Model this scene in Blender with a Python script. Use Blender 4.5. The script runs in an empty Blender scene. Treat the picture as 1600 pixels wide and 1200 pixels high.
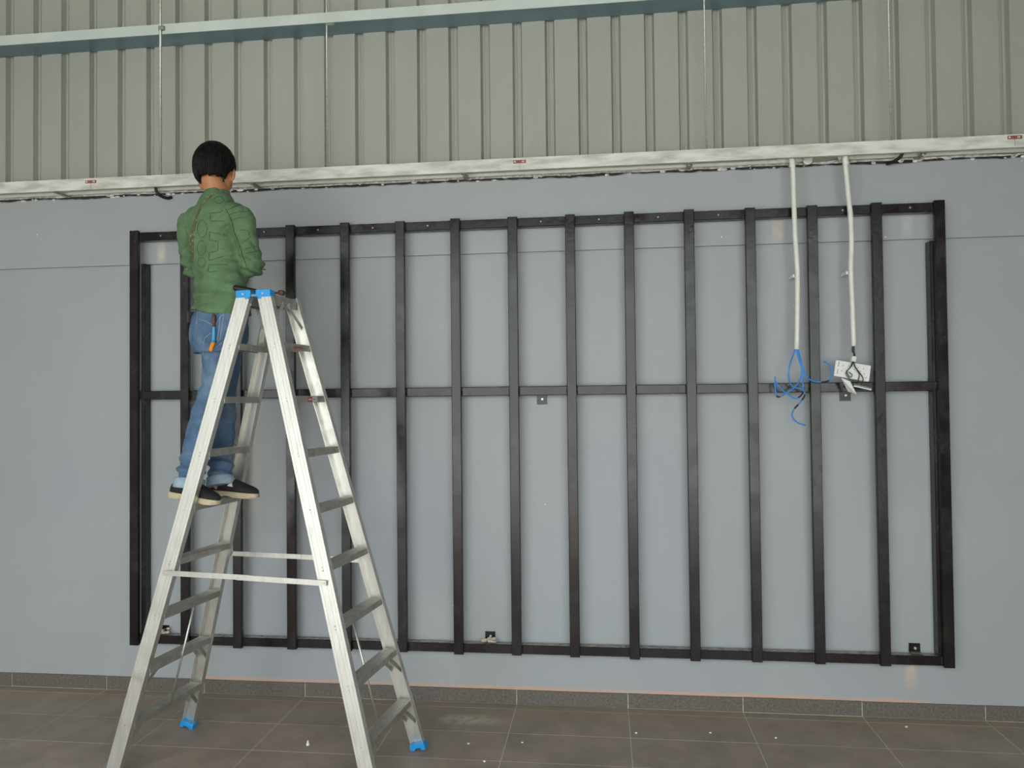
import bpy, bmesh, math, random
from mathutils import Vector, Matrix, noise
from mathutils.bvhtree import BVHTree
random.seed(7)
C = bpy.context.scene.collection
scene = bpy.context.scene

# ------------------------------------------------------------------ camera
F_PX = 1207.4
CAM = Vector((3.4901, -4.2277, 1.6563))
YAW, PITCH, ROLL = -0.11751, 0.021095, -0.010462
_f = Vector((math.sin(YAW)*math.cos(PITCH), math.cos(YAW)*math.cos(PITCH), math.sin(PITCH)))
_r = Vector((math.cos(YAW), -math.sin(YAW), 0)); _u = _r.cross(_f)
CR = math.cos(ROLL)*_r + math.sin(ROLL)*_u
CU = -math.sin(ROLL)*_r + math.cos(ROLL)*_u
cd = bpy.data.cameras.new('camera'); co = bpy.data.objects.new('camera', cd); C.objects.link(co)
cd.sensor_width = 36; cd.lens = 36*F_PX/1600; cd.clip_start = .05
co.matrix_world = Matrix(((CR.x, CU.x, -_f.x, CAM.x), (CR.y, CU.y, -_f.y, CAM.y), (CR.z, CU.z, -_f.z, CAM.z), (0, 0, 0, 1)))
scene.camera = co
def ray(u, v): return _f + (u-800)/F_PX*CR - (v-600)/F_PX*CU
def at(u, v, y):                      # the point at depth y that the survey of the photograph gives
    d = ray(u, v); return CAM + d*((y-CAM.y)/d.y)

# ------------------------------------------------------------------ world / exposure
w = bpy.data.worlds.new('overcast_sky'); scene.world = w; w.use_nodes = True
wn = w.node_tree.nodes; wl = w.node_tree.links
bg = wn['Background']; bg.inputs['Color'].default_value = (.955, 1.0, 1.0, 1); # standard overcast sky: three times brighter overhead than at the horizon
tc = wn.new('ShaderNodeTexCoord'); sx = wn.new('ShaderNodeSeparateXYZ'); wl.new(tc.outputs['Generated'], sx.inputs[0])
mx = wn.new('ShaderNodeMath'); mx.operation = 'MAXIMUM'; mx.inputs[1].default_value = 0; wl.new(sx.outputs['Z'], mx.inputs[0])
ma = wn.new('ShaderNodeMath'); ma.operation = 'MULTIPLY_ADD'; wl.new(mx.outputs[0], ma.inputs[0])
SKY = 7.6
ma.inputs[1].default_value = SKY*2/3; ma.inputs[2].default_value = SKY/3; wl.new(ma.outputs[0], bg.inputs['Strength'])
vs = scene.view_settings
vs.view_transform = 'Standard'; vs.look = 'None'; vs.gamma = 1; vs.exposure = 0.1; vs.use_curve_mapping = False

# ------------------------------------------------------------------ materials
def srgb(r, g, b):
    f = lambda c: ((c/255+.055)/1.055)**2.4 if c > 10 else c/255/12.92
    return (f(r), f(g), f(b), 1)
class NT:
    def __init__(s, name):
        s.m = bpy.data.materials.new(name); s.m.use_nodes = True
        s.n = s.m.node_tree.nodes; s.l = s.m.node_tree.links; s.b = s.n['Principled BSDF']
        s.geo = None
    def pos(s):
        if not s.geo: s.geo = s.n.new('ShaderNodeNewGeometry')
        return s.geo.outputs['Position']
    def obj(s): return s.n.new('ShaderNodeTexCoord').outputs['Object']
    def noise(s, scale, detail=4, vec=None, rough=.55, stretch=None):
        t = s.n.new('ShaderNodeTexNoise'); t.inputs['Scale'].default_value = scale
        t.inputs['Detail'].default_value = detail; t.inputs['Roughness'].default_value = rough
        v = vec or s.pos()
        if stretch:
            mp = s.n.new('ShaderNodeMapping'); mp.inputs['Scale'].default_value = stretch
            s.l.new(v, mp.inputs['Vector']); v = mp.outputs['Vector']
        s.l.new(v, t.inputs['Vector']); return t.outputs['Fac']
    def ramp(s, fac, stops):
        r = s.n.new('ShaderNodeValToRGB'); e = r.color_ramp.elements
        e[0].position, e[0].color = stops[0]; e[1].position, e[1].color = stops[-1]
        for p, c in stops[1:-1]:
            k = e.new(p); k.color = c
        s.l.new(fac, r.inputs['Fac']); return r.outputs['Color']
    def g(s, v): return (v, v, v, 1)
    def math(s, op, a, b=None, clamp=False):
        m = s.n.new('ShaderNodeMath'); m.operation = op; m.use_clamp = clamp
        for i, x in enumerate((a, b)):
            if x is None: continue
            if isinstance(x, (int, float)): m.inputs[i].default_value = x
            else: s.l.new(x, m.inputs[i])
        return m.outputs[0]
    def xyz(s, vec=None):
        q = s.n.new('ShaderNodeSeparateXYZ'); s.l.new(vec or s.pos(), q.inputs[0]); return q.outputs
    def mix(s, fac, a, b, mode='MIX'):
        m = s.n.new('ShaderNodeMix'); m.data_type = 'RGBA'; m.blend_type = mode
        for i, x in ((0, fac), (6, a), (7, b)):
            if isinstance(x, (int, float)): m.inputs[i].default_value = x
            elif isinstance(x, tuple): m.inputs[i].default_value = x
            else: s.l.new(x, m.inputs[i])
        return m.outputs[2]
    def bump(s, h, strength=.3, dist=.01):
        b = s.n.new('ShaderNodeBump'); b.inputs['Strength'].default_value = strength; b.inputs['Distance'].default_value = dist
        s.l.new(h, b.inputs['Height']); s.l.new(b.outputs[0], s.b.inputs['Normal'])
    def set(s, **k):
        for n, v in k.items():
            i = s.b.inputs[n.replace('_', ' ')]
            if hasattr(v, 'links') or hasattr(v, 'is_linked'): s.l.new(v, i)
            else: i.default_value = v
        return s
def window(t, val, lo, hi, soft):     # 1 inside lo..hi with soft edges
    a = t.math('DIVIDE', t.math('SUBTRACT', val, lo-soft), 2*soft, True)
    b = t.math('DIVIDE', t.math('SUBTRACT', hi+soft, val), 2*soft, True)
    return t.math('MULTIPLY', a, b)
def simple(name, col, rough=.5, metal=0, var=.06, scale=30, bump=0, bscale=200, spec=.5, stretch=None):
    t = NT(name); c = srgb(*col)
    d = tuple(max(0, x*(1-var*2)) for x in c[:3])+(1,); h = tuple(min(1, x*(1+var*2)) for x in c[:3])+(1,)
    t.set(Base_Color=t.ramp(t.noise(scale, stretch=stretch), [(.3, d), (.7, h)]), Roughness=rough, Metallic=metal)
    t.b.inputs['Specular IOR Level'].default_value = spec
    if bump: t.bump(t.noise(bscale, 3, stretch=stretch), bump, .004)
    return t.m

M = {}
# painted masonry wall
t = NT('grey_wall_paint'); X = t.xyz()
base = t.ramp(t.noise(1.3, 5), [(.3, srgb(158, 163, 165)), (.7, srgb(166, 171, 172))])
base = t.mix(t.ramp(t.noise(.9, 2, stretch=(1, 1, .6)), [(.45, t.g(0)), (.7, t.g(.55))]), base, srgb(158, 163, 174))
fine = t.noise(60, 3)
base = t.mix(t.ramp(fine, [(.35, t.g(0)), (.65, t.g(.10))]), base, srgb(152, 156, 162))
def streak(x0, z0, z1, wd, col, k, base):
    a = window(t, X[0], x0-wd/2, x0+wd/2, .012); b = window(t, X[2], z0, z1, .035)
    m = t.math('MULTIPLY', t.math('MULTIPLY', a, b), k)
    m = t.math('MULTIPLY', m, t.ramp(t.noise(18, 4), [(.25, t.g(.25)), (.6, t.g(1))]))
    return t.mix(m, base, col)
base = streak(.937, 2.49, 2.60, .045, srgb(214, 206, 186), .8, base)
base = streak(4.42, 2.49, 2.62, .05, srgb(206, 186, 172), .7, base)
base = streak(5.075, 2.50, 2.61, .05, srgb(196, 198, 196), .6, base)
base = streak(5.045, .17, .285, .05, srgb(204, 180, 160), .8, base)
base = streak(1.44, 1.02, 1.5, .16, srgb(178, 168, 160), .7, base)
# bare plaster strip above the skirting
wob = t.math('MULTIPLY', t.math('SUBTRACT', t.noise(9, 5), .5), .02)
zz = t.math('ADD', X[2], wob)
p = t.math('MULTIPLY', window(t, zz, .05, .094, .003), window(t, X[0], 1.1, 5.11, .03))
p = t.math('MULTIPLY', p, t.ramp(t.noise(3, 4), [(.3, t.g(.55)), (.6, t.g(1))]))
base = t.mix(p, base, srgb(196, 164, 145))
# white and dark paint specks
vo = t.n.new('ShaderNodeTexVoronoi'); vo.inputs['Scale'].default_value = 6.0; t.l.new(t.pos(), vo.inputs['Vector'])
rnd = t.xyz(vo.outputs['Color'])
sp = t.math('MULTIPLY', t.math('LESS_THAN', vo.outputs['Distance'], .026), t.math('GREATER_THAN', rnd[0], .78))
base = t.mix(sp, base, srgb(232, 234, 236))
t.set(Base_Color=base, Roughness=.55)
t.bump(t.math('ADD', fine, t.math('MULTIPLY', t.noise(9, 4), 1.5)), .12, .004)
M['wall'] = t.m
M['mortar'] = simple('crumbled_mortar', (222, 218, 212), .9, 0, .25, 40, .6, 120)
M['gap_shade'] = simple('painted_gap_shade', (56, 50, 48), .95, 0, .3, 25, .6, 90)  # dark colour stands in for the shade inside the open gap
# cladding
t = NT('grey_steel_cladding')
c = t.ramp(t.noise(.7, 3), [(.3, srgb(158, 160, 152)), (.7, srgb(166, 168, 159))])
t.set(Base_Color=c, Roughness=.5, Metallic=.0)
wv = t.n.new('ShaderNodeTexWave'); wv.bands_direction = 'X'; wv.inputs['Scale'].default_value = 26
t.l.new(t.pos(), wv.inputs['Vector']); t.bump(wv.outputs['Fac'], .10, .003)
M['clad'] = t.m
# steel girts
t = NT('galvanised_white_girt')
n = t.noise(7, 6, stretch=(1, 3, 4))
t.set(Base_Color=t.ramp(n, [(.35, srgb(186, 186, 176)), (.5, srgb(208, 209, 202)), (.62, srgb(222, 223, 218))]), Roughness=.5)
t.bump(t.noise(60), .15, .003); M['girt'] = t.m
t = NT('blue_shaded_girt')
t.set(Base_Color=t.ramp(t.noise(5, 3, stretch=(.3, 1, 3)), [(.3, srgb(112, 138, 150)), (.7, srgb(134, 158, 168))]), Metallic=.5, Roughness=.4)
M['girt_shaded'] = t.m  # shade and reflection under the high beam, put into a darker blue colour
M['girt_lit'] = simple('pale_lit_girt', (198, 208, 204), .5, 0, .04, 4)  # same beam as the blue underside, lighter tone for its lit front
M['zinc'] = simple('zinc_rod', (196, 196, 186), .45, .6, .1, 60)
M['strap_steel'] = simple('dull_strap_steel', (150, 150, 146), .55, .4, .15, 40)
M['strap_black'] = simple('black_rubber', (26, 27, 30), .6)
# floor tiles
def tilemat(name, lo, hi, rough):
    t = NT(name); X = t.xyz()
    oi = t.n.new('ShaderNodeObjectInfo')
    c = t.ramp(t.noise(3.6, 8, rough=.7), [(.32, srgb(*lo)), (.68, srgb(*hi))])
    c = t.mix(t.math('MULTIPLY', oi.outputs['Random'], .14), c, srgb(100, 94, 87))
    c = t.mix(t.ramp(t.noise(160, 3), [(.4, t.g(0)), (.7, t.g(.16))]), c, srgb(140, 134, 126))
    # pale drill dust, thicker near the wall
    near = t.math('DIVIDE', t.math('ADD', X[1], .24), .2, True)
    d = t.math('MULTIPLY', near, t.ramp(t.noise(3.2, 5), [(.35, t.g(.2)), (.7, t.g(.75))]))
    c = t.mix(d, c, srgb(156, 143, 124))
    dx = t.math('DIVIDE', t.math('SUBTRACT', X[0], 2.78), .19); dy = t.math('DIVIDE', t.math('SUBTRACT', X[1], -.235), .085)
    r2 = t.math('ADD', t.math('MULTIPLY', dx, dx), t.math('MULTIPLY', dy, dy))
    pile = t.math('MULTIPLY', t.math('SUBTRACT', 1, r2, True), t.ramp(t.noise(22, 5), [(.35, t.g(.15)), (.62, t.g(1))]))
    c = t.mix(pile, c, srgb(186, 182, 164))
    t.set(Base_Color=c, Roughness=t.math('ADD', rough, t.math('MULTIPLY', d, .3)))
    t.bump(t.noise(120, 3), .12, .002)
    return t.m
M['tile'] = tilemat('dark_grey_floor_tile', (128, 116, 105), (162, 147, 134), .5)
M['skirt'] = simple('dark_grey_skirting_tile', (100, 94, 88), .6, 0, .16, 90, .3, 160)
M['grout'] = simple('pale_grout', (190, 182, 170), .9, 0, .12, 50)
M['ceiling'] = simple('grey_roof_lining', (196, 198, 194), .7)
M['sidewall'] = simple('side_wall_paint', (168, 168, 163), .7)
M['ground'] = simple('outdoor_concrete', (214, 212, 206), .85, 0, .1, 3)
# frame paint
t = NT('black_gloss_frame_paint')
n = t.noise(14, 5, stretch=(1, 1, .35))
t.set(Base_Color=t.ramp(n, [(.35, srgb(20, 18, 17)), (.62, srgb(30, 27, 26)), (.78, srgb(48, 44, 41))]), Roughness=t.ramp(t.noise(9, 5), [(.3, t.g(.14)), (.7, t.g(.34))]))
nz = t.xyz(t.geo.outputs['Normal'])[2]                     # dust settled on level tops
dm = t.math('MULTIPLY', t.math('GREATER_THAN', nz, .9), t.ramp(t.noise(25, 4), [(.3, t.g(.35)), (.6, t.g(.9))]))
cl = t.b.inputs['Base Color'].links[0].from_socket
t.set(Base_Color=t.mix(dm, cl, srgb(158, 150, 140)))
t.bump(t.noise(45, 4), .12, .004); M['frame'] = t.m
M['weld'] = simple('dull_weld', (58, 54, 50), .5, .3, .3, 60, .8, 140)
M['bolt'] = simple('bright_bolt', (205, 200, 190), .35, .7, .15, 80)
M['dull_bolt'] = simple('dull_bolt', (170, 164, 150), .5, .6, .2, 200)
M['plaster_lump'] = simple('plaster_lump', (196, 184, 168), .9, 0, .15, 60, .5, 150)
# ladder
t = NT('brushed_aluminium')
n = t.noise(14, 4, stretch=(5, 5, .35))
t.set(Base_Color=t.ramp(n, [(.3, srgb(208, 207, 201)), (.7, srgb(220, 219, 212))]), Metallic=.85, Roughness=t.ramp(t.noise(20, 4), [(.3, t.g(.32)), (.7, t.g(.48))]))
M['alu'] = t.m
M['alu_step'] = simple('ribbed_aluminium', (182, 180, 172), .48, .8, .08, 25)
M['blue'] = simple('blue_plastic', (28, 150, 222), .4, 0, .05)
M['label_red'] = simple('red_label', (176, 52, 54), .5, 0, .1, 200)
M['label_white'] = simple('white_label', (214, 214, 210), .5)
M['label_brown'] = simple('brown_label', (146, 84, 76), .6, 0, .2, 150)
M['pvc'] = simple('white_pvc', (224, 224, 216), .4, 0, .03)
M['plate'] = simple('white_plate_plastic', (228, 228, 226), .35, 0, .02)
M['grey_print'] = simple('grey_marks', (128, 128, 130), .6)
M['cable'] = simple('blue_cable_sheath', (44, 138, 222), .4, 0, .06)
M['black'] = simple('black_plastic', (22, 22, 24), .45)
M['green_wire'] = simple('dark_green_wire', (30, 74, 58), .45, 0, .2, 120)
# person
t = NT('skin'); t.set(Base_Color=t.ramp(t.noise(30, 4), [(.3, srgb(176, 118, 84)), (.7, srgb(192, 134, 98))]), Roughness=.5, Subsurface_Weight=.08)
t.b.inputs['Subsurface Radius'].default_value = (.01, .004, .002); M['skin'] = t.m
t = NT('green_knit'); n = t.noise(12, 5)
c = t.ramp(n, [(.3, srgb(80, 108, 76)), (.7, srgb(104, 134, 98))])
t.set(Base_Color=c, Roughness=.9)
t.bump(t.math('ADD', t.math('MULTIPLY', t.noise(24, 4, stretch=(1, 1, 2.4)), 1.6), t.noise(260, 2)), .5, .006); M['shirt'] = t.m
M['stitch'] = simple('dark_green_stitch', (44, 66, 46), .9)
t = NT('olive_stripe'); c = t.ramp(t.noise(70, 2), [(.45, srgb(84, 88, 58)), (.60, srgb(98, 94, 64)), (.68, srgb(190, 166, 116))])
t.set(Base_Color=c, Roughness=.9); M['stripe'] = t.m
t = NT('blue_denim')
c = t.ramp(t.noise(9, 5), [(.3, srgb(66, 94, 124)), (.5, srgb(86, 114, 144)), (.72, srgb(120, 144, 168))])
t.set(Base_Color=c, Roughness=.85); t.bump(t.math('ADD', t.math('MULTIPLY', t.noise(20, 4, stretch=(1, 1, 1.8)), 1.6), t.noise(420, 2)), .5, .006); M['denim'] = t.m
M['denim_pale'] = simple('pale_turned_up_denim', (150, 172, 186), .9, 0, .08, 60, .3, 300)
M['thread'] = simple('pale_thread', (176, 190, 204), .8)
M['hair'] = simple('black_hair', (9, 8, 8), .6, 0, .2, 60, spec=.25)
M['shoe'] = simple('black_canvas', (30, 29, 29), .8, 0, .15, 60, .3, 300)
M['sole'] = simple('cream_rubber_sole', (186, 174, 146), .7, 0, .08, 40)
M['orange'] = simple('orange_plastic', (222, 142, 38), .4)
M['handle_blue'] = simple('blue_handle', (62, 150, 196), .4)
M['rust'] = simple('rusty_steel', (112, 78, 66), .6, .5, .25, 90)
M['eye'] = simple('eye_white', (225, 222, 216), .2)

# ------------------------------------------------------------------ mesh helpers
class MB:
    def __init__(s): s.v = []; s.f = []
    def add(s, vs, fs):
        o = len(s.v); s.v += [Vector(p) for p in vs]; s.f += [tuple(i+o for i in f) for f in fs]; return s
    def box(s, c, dx, dy, dz, ax=None):          # half extents; ax = three axes
        c = Vector(c); ax = ax or (Vector((1, 0, 0)), Vector((0, 1, 0)), Vector((0, 0, 1)))
        vs = [c+ax[0]*dx*i+ax[1]*dy*j+ax[2]*dz*k for i in (-1, 1) for j in (-1, 1) for k in (-1, 1)]
        return s.add(vs, [(0, 1, 3, 2), (4, 6, 7, 5), (0, 4, 5, 1), (2, 3, 7, 6), (0, 2, 6, 4), (1, 5, 7, 3)])
    def bx(s, x0, x1, y0, y1, z0, z1): return s.box(((x0+x1)/2, (y0+y1)/2, (z0+z1)/2), (x1-x0)/2, (y1-y0)/2, (z1-z0)/2)
    def rbox(s, c, dx, dy, dz, r, ax=None):      # box with chamfered edges along the third axis
        c = Vector(c); ax = ax or (Vector((1, 0, 0)), Vector((0, 1, 0)), Vector((0, 0, 1)))
        pr = [(-dx+r, -dy), (dx-r, -dy), (dx, -dy+r), (dx, dy-r), (dx-r, dy), (-dx+r, dy), (-dx, dy-r), (-dx, -dy+r)]
        return s.prism([(a, b) for a, b in pr], c-ax[2]*dz, c+ax[2]*dz, ax[0], ax[1])
    def prism(s, prof, p0, p1, ex, ey):
        n = len(prof); p0 = Vector(p0); p1 = Vector(p1)
        vs = [p0+ex*a+ey*b for a, b in prof]+[p1+ex*a+ey*b for a, b in prof]
        fs = [(i, (i+1) % n, (i+1) % n+n, i+n) for i in range(n)]
        fs += [tuple(range(n-1, -1, -1)), tuple(range(n, 2*n))]
        return s.add(vs, fs)
    def loft(s, rings, caps=True):
        n = len(rings[0]); vs = [p for r in rings for p in r]; fs = []
        for k in range(len(rings)-1):
            for i in range(n):
                j = (i+1) % n; fs.append((k*n+i, k*n+j, (k+1)*n+j, (k+1)*n+i))
        if caps: fs += [tuple(range(n-1, -1, -1)), tuple(range((len(rings)-1)*n, len(rings)*n))]
        return s.add(vs, fs)
    def tube(s, pts, r, n=8, smooth=0):
        pts = [Vector(p) for p in pts]
        rs = list(r) if isinstance(r, (list, tuple)) else [r]*len(pts)
        if smooth: pts, rs = catmull(pts, rs, smooth)
        rings = []; prev = None
        for i, p in enumerate(pts):
            d = (pts[min(i+1, len(pts)-1)]-pts[max(i-1, 0)]).normalized()
            if prev is None:
                a = d.orthogonal().normalized()
            else:
                a = (prev-d*prev.dot(d)).normalized()
            prev = a; b = d.cross(a)
            rings.append([p+(a*math.cos(2*math.pi*k/n)+b*math.sin(2*math.pi*k/n))*rs[i] for k in range(n)])
        return s.loft(rings)
    def ell(s, c, r, ax=None, nu=16, nv=10):
        c = Vector(c); ax = ax or (Vector((1, 0, 0)), Vector((0, 1, 0)), Vector((0, 0, 1)))
        rings = []
        for j in range(1, nv):
            th = math.pi*j/nv
            rings.append([c+ax[0]*r[0]*math.sin(th)*math.cos(2*math.pi*i/nu)+ax[1]*r[1]*math.sin(th)*math.sin(2*math.pi*i/nu)-ax[2]*r[2]*math.cos(th) for i in range(nu)])
        o = len(s.v); s.loft(rings, False); n = len(rings)
        b0 = len(s.v); s.v += [c-ax[2]*r[2], c+ax[2]*r[2]]
        for i in range(nu):
            j = (i+1) % nu; s.f.append((o+j, o+i, b0)); s.f.append((o+(n-1)*nu+i, o+(n-1)*nu+j, b0+1))
        return s
    def cyl(s, p0, p1, r, n=10): return s.tube([p0, p1], r, n)
    def mesh(s, name, off=Vector((0, 0, 0)), smooth=False):
        m = bpy.data.meshes.new(name); m.from_pydata([p-off for p in s.v], [], s.f)
        b = bmesh.new(); b.from_mesh(m); bmesh.ops.recalc_face_normals(b, faces=b.faces); b.to_mesh(m); b.free()
        if smooth:
            for p in m.polygons: p.use_smooth = True
        return m
def catmull(pts, rs, k):
    P, R = [], []
    for i in range(len(pts)-1):
        p0, p1, p2, p3 = pts[max(i-1, 0)], pts[i], pts[i+1], pts[min(i+2, len(pts)-1)]
        for j in range(k):
            u = j/k
            P.append(.5*((2*p1)+(p2-p0)*u+(2*p0-5*p1+4*p2-p3)*u*u+(3*p1-p0-3*p2+p3)*u**3)); R.append(rs[i]*(1-u)+rs[i+1]*u)
    return P+[pts[-1]], R+[rs[-1]]
def world_of(o):
    v = Vector((0, 0, 0))
    while o: v += o.location; o = o.parent
    return v
def tag(o, label=None, cat=None, group=None, kind=None):
    if label: o['label'] = label
    if cat: o['category'] = cat
    if group: o['group'] = group
    if kind: o['kind'] = kind
    return o
def link(name, me, m, parent=None, loc=None):
    o = bpy.data.objects.new(name, me); C.objects.link(o)
    if m and not me.materials: me.materials.append(M[m] if isinstance(m, str) else m)
    if parent: o.parent = parent
    if loc is not None: o.location = loc
    return o
def obj(name, mb, m, parent=None, smooth=False, origin=None, label=None):
    if parent: off = world_of(parent)
    else: off = Vector(origin) if origin else Vector((0, 0, 0))
    o = link(name, mb.mesh(name, off, smooth), m, parent)
    if not parent: o.location = off
    if label: o['label'] = label
    return o
def empty(name, loc, label, cat, group=None):
    o = bpy.data.objects.new(name, None); C.objects.link(o); o.location = loc; o.empty_display_size = .1
    return tag(o, label, cat, group)
def struct(name, mb, m, parent=None, label=None):
    o = obj(name, mb, m, parent)
    if not parent: o['kind'] = 'structure'
    if label: o['label'] = label
    return o
def bevel(o, w=.002, seg=2):
    md = o.modifiers.new('bevel', 'BEVEL'); md.width = w; md.segments = seg; md.limit_method = 'ANGLE'; md.angle_limit = .6
    return o
UX, UY, UZ = Vector((1, 0, 0)), Vector((0, 1, 0)), Vector((0, 0, 1))

# ------------------------------------------------------------------ setting
XL, XR = -2.4, 9.6
WALL_T = 2.885
OX0, OX1, OZ = -1.5, 6.6, 3.65        # opening in the added front wall, sized for the daylight
# wall with a horizontal joint groove and a crumbled top edge
mb = MB(); N = 480
prof_z = [(0, -.02), (0, 2.462), (.014, 2.463), (.014, 2.473), (-.001, 2.474), (-.001, 2.70)]
rings = []
for i in range(N+1):
    x = XL+(XR-XL)*i/N
    j = .009*noise.noise((x*3.1, 0, 0))+.006*noise.noise((x*17, 3, 0))
    zt = WALL_T+j
    row = [Vector((x, y, z)) for y, z in prof_z]
    row += [Vector((x, -.001, zt-.012)), Vector((x, .008+.006*noise.noise((x*23, 9, 1)), zt)), Vector((x, .045, zt+.004)), Vector((x, .045, -.02))]
    rings.append(row)
mb.loft(rings)
wall_back = struct('wall_back', mb, 'wall', label='grey painted masonry wall behind the black steel frame')
# ragged mortar bed above the wall, under the girt
mb = MB(); rings = []
for i in range(N+1):
    x = XL+(XR-XL)*i/N
    a = .010*noise.noise((x*6, 1, 5))+.008*noise.noise((x*29, 2, 5))
    b = .008*noise.noise((x*9, 7, 5))
    rings.append([Vector((x, .012+b, WALL_T-.02)), Vector((x, .010+b+a*.5, WALL_T+.02+a)), Vector((x, .039, WALL_T+.03+a)), Vector((x, .039, WALL_T-.02))])
mb.loft(rings)
obj('mortar_bed', mb, 'mortar', wall_back)
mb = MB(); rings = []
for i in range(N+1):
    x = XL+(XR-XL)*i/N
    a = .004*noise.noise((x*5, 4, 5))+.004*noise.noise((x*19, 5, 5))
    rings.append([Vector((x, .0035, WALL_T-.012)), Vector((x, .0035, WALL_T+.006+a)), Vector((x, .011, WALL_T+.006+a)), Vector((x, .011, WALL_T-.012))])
mb.loft(rings); obj('gap_shade_strip', mb, 'gap_shade', wall_back)  # dark strip painted in for the shaded gap on top of the wall
lump = MB()
for i in range(150):
    x = random.uniform(-.3, 5.9); r = random.uniform(.004, .012)
    lump.ell((x, .002+random.uniform(-.004, .012), WALL_T+random.uniform(-.008, .014)), (r*random.uniform(1, 2.6), r, r*.8), nu=7, nv=5)
tag(obj('mortar_crumbs', lump, 'mortar', wall_back), kind='stuff')
# corrugated cladding above
mb = MB(); prof = []
k0 = -22
for k in range(k0, 62):
    xc = -.076+.18294*k
    if xc < XL+.03 or xc > XR-.03: continue
    prof += [(xc-.027, .05), (xc-.018, .084), (xc-.006, .084), (xc-.004, .088), (xc+.004, .088), (xc+.006, .084), (xc+.018, .084), (xc+.027, .05)]
prof = [(XL-.05, .05)]+prof+[(XR+.05, .05)]
vs_, fs_ = [], []
for x, y in prof: vs_ += [(x, y, 2.87), (x, y, 5.6)]
for i in range(len(prof)-1): fs_.append((2*i, 2*i+2, 2*i+3, 2*i+1))
mb.add(vs_, fs_)
o = struct('wall_upper', mb, 'clad', label='grey-green ribbed steel cladding above the masonry wall')
md = o.modifiers.new('sheet_thickness', 'SOLIDIFY'); md.thickness = .0012; md.offset = 1
# skirting
mb = MB().bx(XL, XR, -.007, 0, -.01, .074)
base_b = struct('baseboard_back', mb, 'grout', label='dark grey tile skirting along the foot of the wall')
tm = MB().bx(-.2975, .2975, -.0105, -.002, .0015, .0775).mesh('skirting_tile'); tm.materials.append(M['skirt'])
for k in range(-5, 17):
    xc = .6*k+.3
    if xc-.3 < XL or xc+.3 > XR: continue
    bevel(link('tile', tm, None, base_b, (xc, random.uniform(-.0006, .0004), random.uniform(-.001, .001))), .001, 1)
# floor
floor = struct('floor', MB().bx(XL, XR, -7.2, .05, -.12, -.0008), 'grout', label='dark grey tiled floor with pale grout lines')
mats = {}
def tmesh(dy):
    m = MB().bx(-.2976, .2976, -dy/2, dy/2, -.009, 0).mesh('floor_tile'); m.materials.append(M['tile']); return m
full, strip = tmesh(.2952), tmesh(.0620)
cnt = 0
for k in range(-6, 18):
    xc = .6*k+.3
    if xc-.3 < XL or xc+.3 > XR: continue
    o = link('tile', strip, None, floor, (xc, -.0105-.0335, 0)); cnt += 1
    for r in range(8):
        o = link('tile', full, None, floor, (xc, -.0768-.15-.3*r, random.uniform(-.0004, .0003))); cnt += 1
far = MB()
for k in range(-6, 18):
    xc = .6*k+.3
    if xc-.3 < XL or xc+.3 > XR: continue
    for r in range(8, 23): far.bx(xc-.2982, xc+.2982, -.0768-.3*(r+1)+.0018, -.0768-.3*r-.0018, -.009, 0)
tag(obj('tile_field', far, 'tile', floor), kind='stuff')
# unseen hall added to shape the daylight: front wall, roof, side walls, forecourt
prof = [(XL-.2, -.1), (OX0, -.1), (OX0, OZ), (OX1, OZ), (OX1, -.1), (XR+.2, -.1), (XR+.2, 5.75), (XL-.2, 5.75)]
struct('wall_front', MB().prism(prof, (0, -5.8, 0), (0, -5.6, 0), UX, UZ), 'sidewall', label='unseen front wall added to shape the daylight, with a wide opening')
struct('ceiling', MB().bx(XL, XR, -5.8, .05, 5.6, 5.75), 'ceiling', label='unseen grey roof added to cut light from overhead')
struct('wall_left', MB().bx(XL-.2, XL, -5.8, .05, -.1, 5.75), 'sidewall', label='unseen pale side wall on the left, added for light falloff')
struct('wall_right', MB().bx(XR, XR+.2, -5.8, .05, -.1, 5.75), 'sidewall', label='unseen pale side wall on the right, added for light falloff')
tag(obj('ground', MB().bx(-40, 48, -60, -7.2, -.2, -.06), 'ground'), 'unseen pale forecourt outside, added to bounce light into the hall', kind='structure')

# ------------------------------------------------------------------ girts
g = empty('steel_girt', (3.5, 0, 2.95), 'dirty white steel channel beam running along the top of the masonry wall', 'beam')
GY = -.13; t_ = .0035
prof = [(GY, 2.892), (GY, 2.957), (.044, 2.957), (.044, 2.90), (.0405, 2.90), (.0405, 2.957-t_), (GY+t_, 2.957-t_), (GY+t_, 2.8955), (GY+.016, 2.8955), (GY+.016, 2.892)]
mb = MB(); mb.prism(prof, (XL, 0, 0), (XR, 0, 0), UY, UZ); obj('channel', mb, 'girt', g)
for x in (.355, 1.545, 2.75, 3.955, 5.12):
    mb = MB().prism([(-.011, 0), (.015, 0), (.015, .0055), (.0115, .0055), (.0115, .004), (-.011, .004)], (x, GY+.004, 2.8860), (x, -.012, 2.8860), UX, UZ)
    obj('strap', mb, 'strap_steel', g)
    obj('bolt', MB().cyl((x-.002, GY+.02, 2.884), (x-.002, GY+.02, 2.878), .007, 8), 'bolt', g)
for x, z in ((.584, 2.936), (3.06, 2.936), (5.545, 2.942)):
    l = obj('label', MB().bx(x-.034, x+.034, GY-.001, GY, z-.009, z+.009), 'label_brown', g)
    mb = MB()
    for k, (a_, b_) in enumerate(((-.029, -.021), (.012, .016), (.019, .024))): obj('print', MB().bx(x+a_, x+b_, GY-.0016, GY-.001, z-.004, z+.005), 'label_white', l)
    obj('mark_line', MB().bx(x-.001, x+.001, GY-.0008, GY, z-.045, z-.009), 'strap_steel', g)
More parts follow.
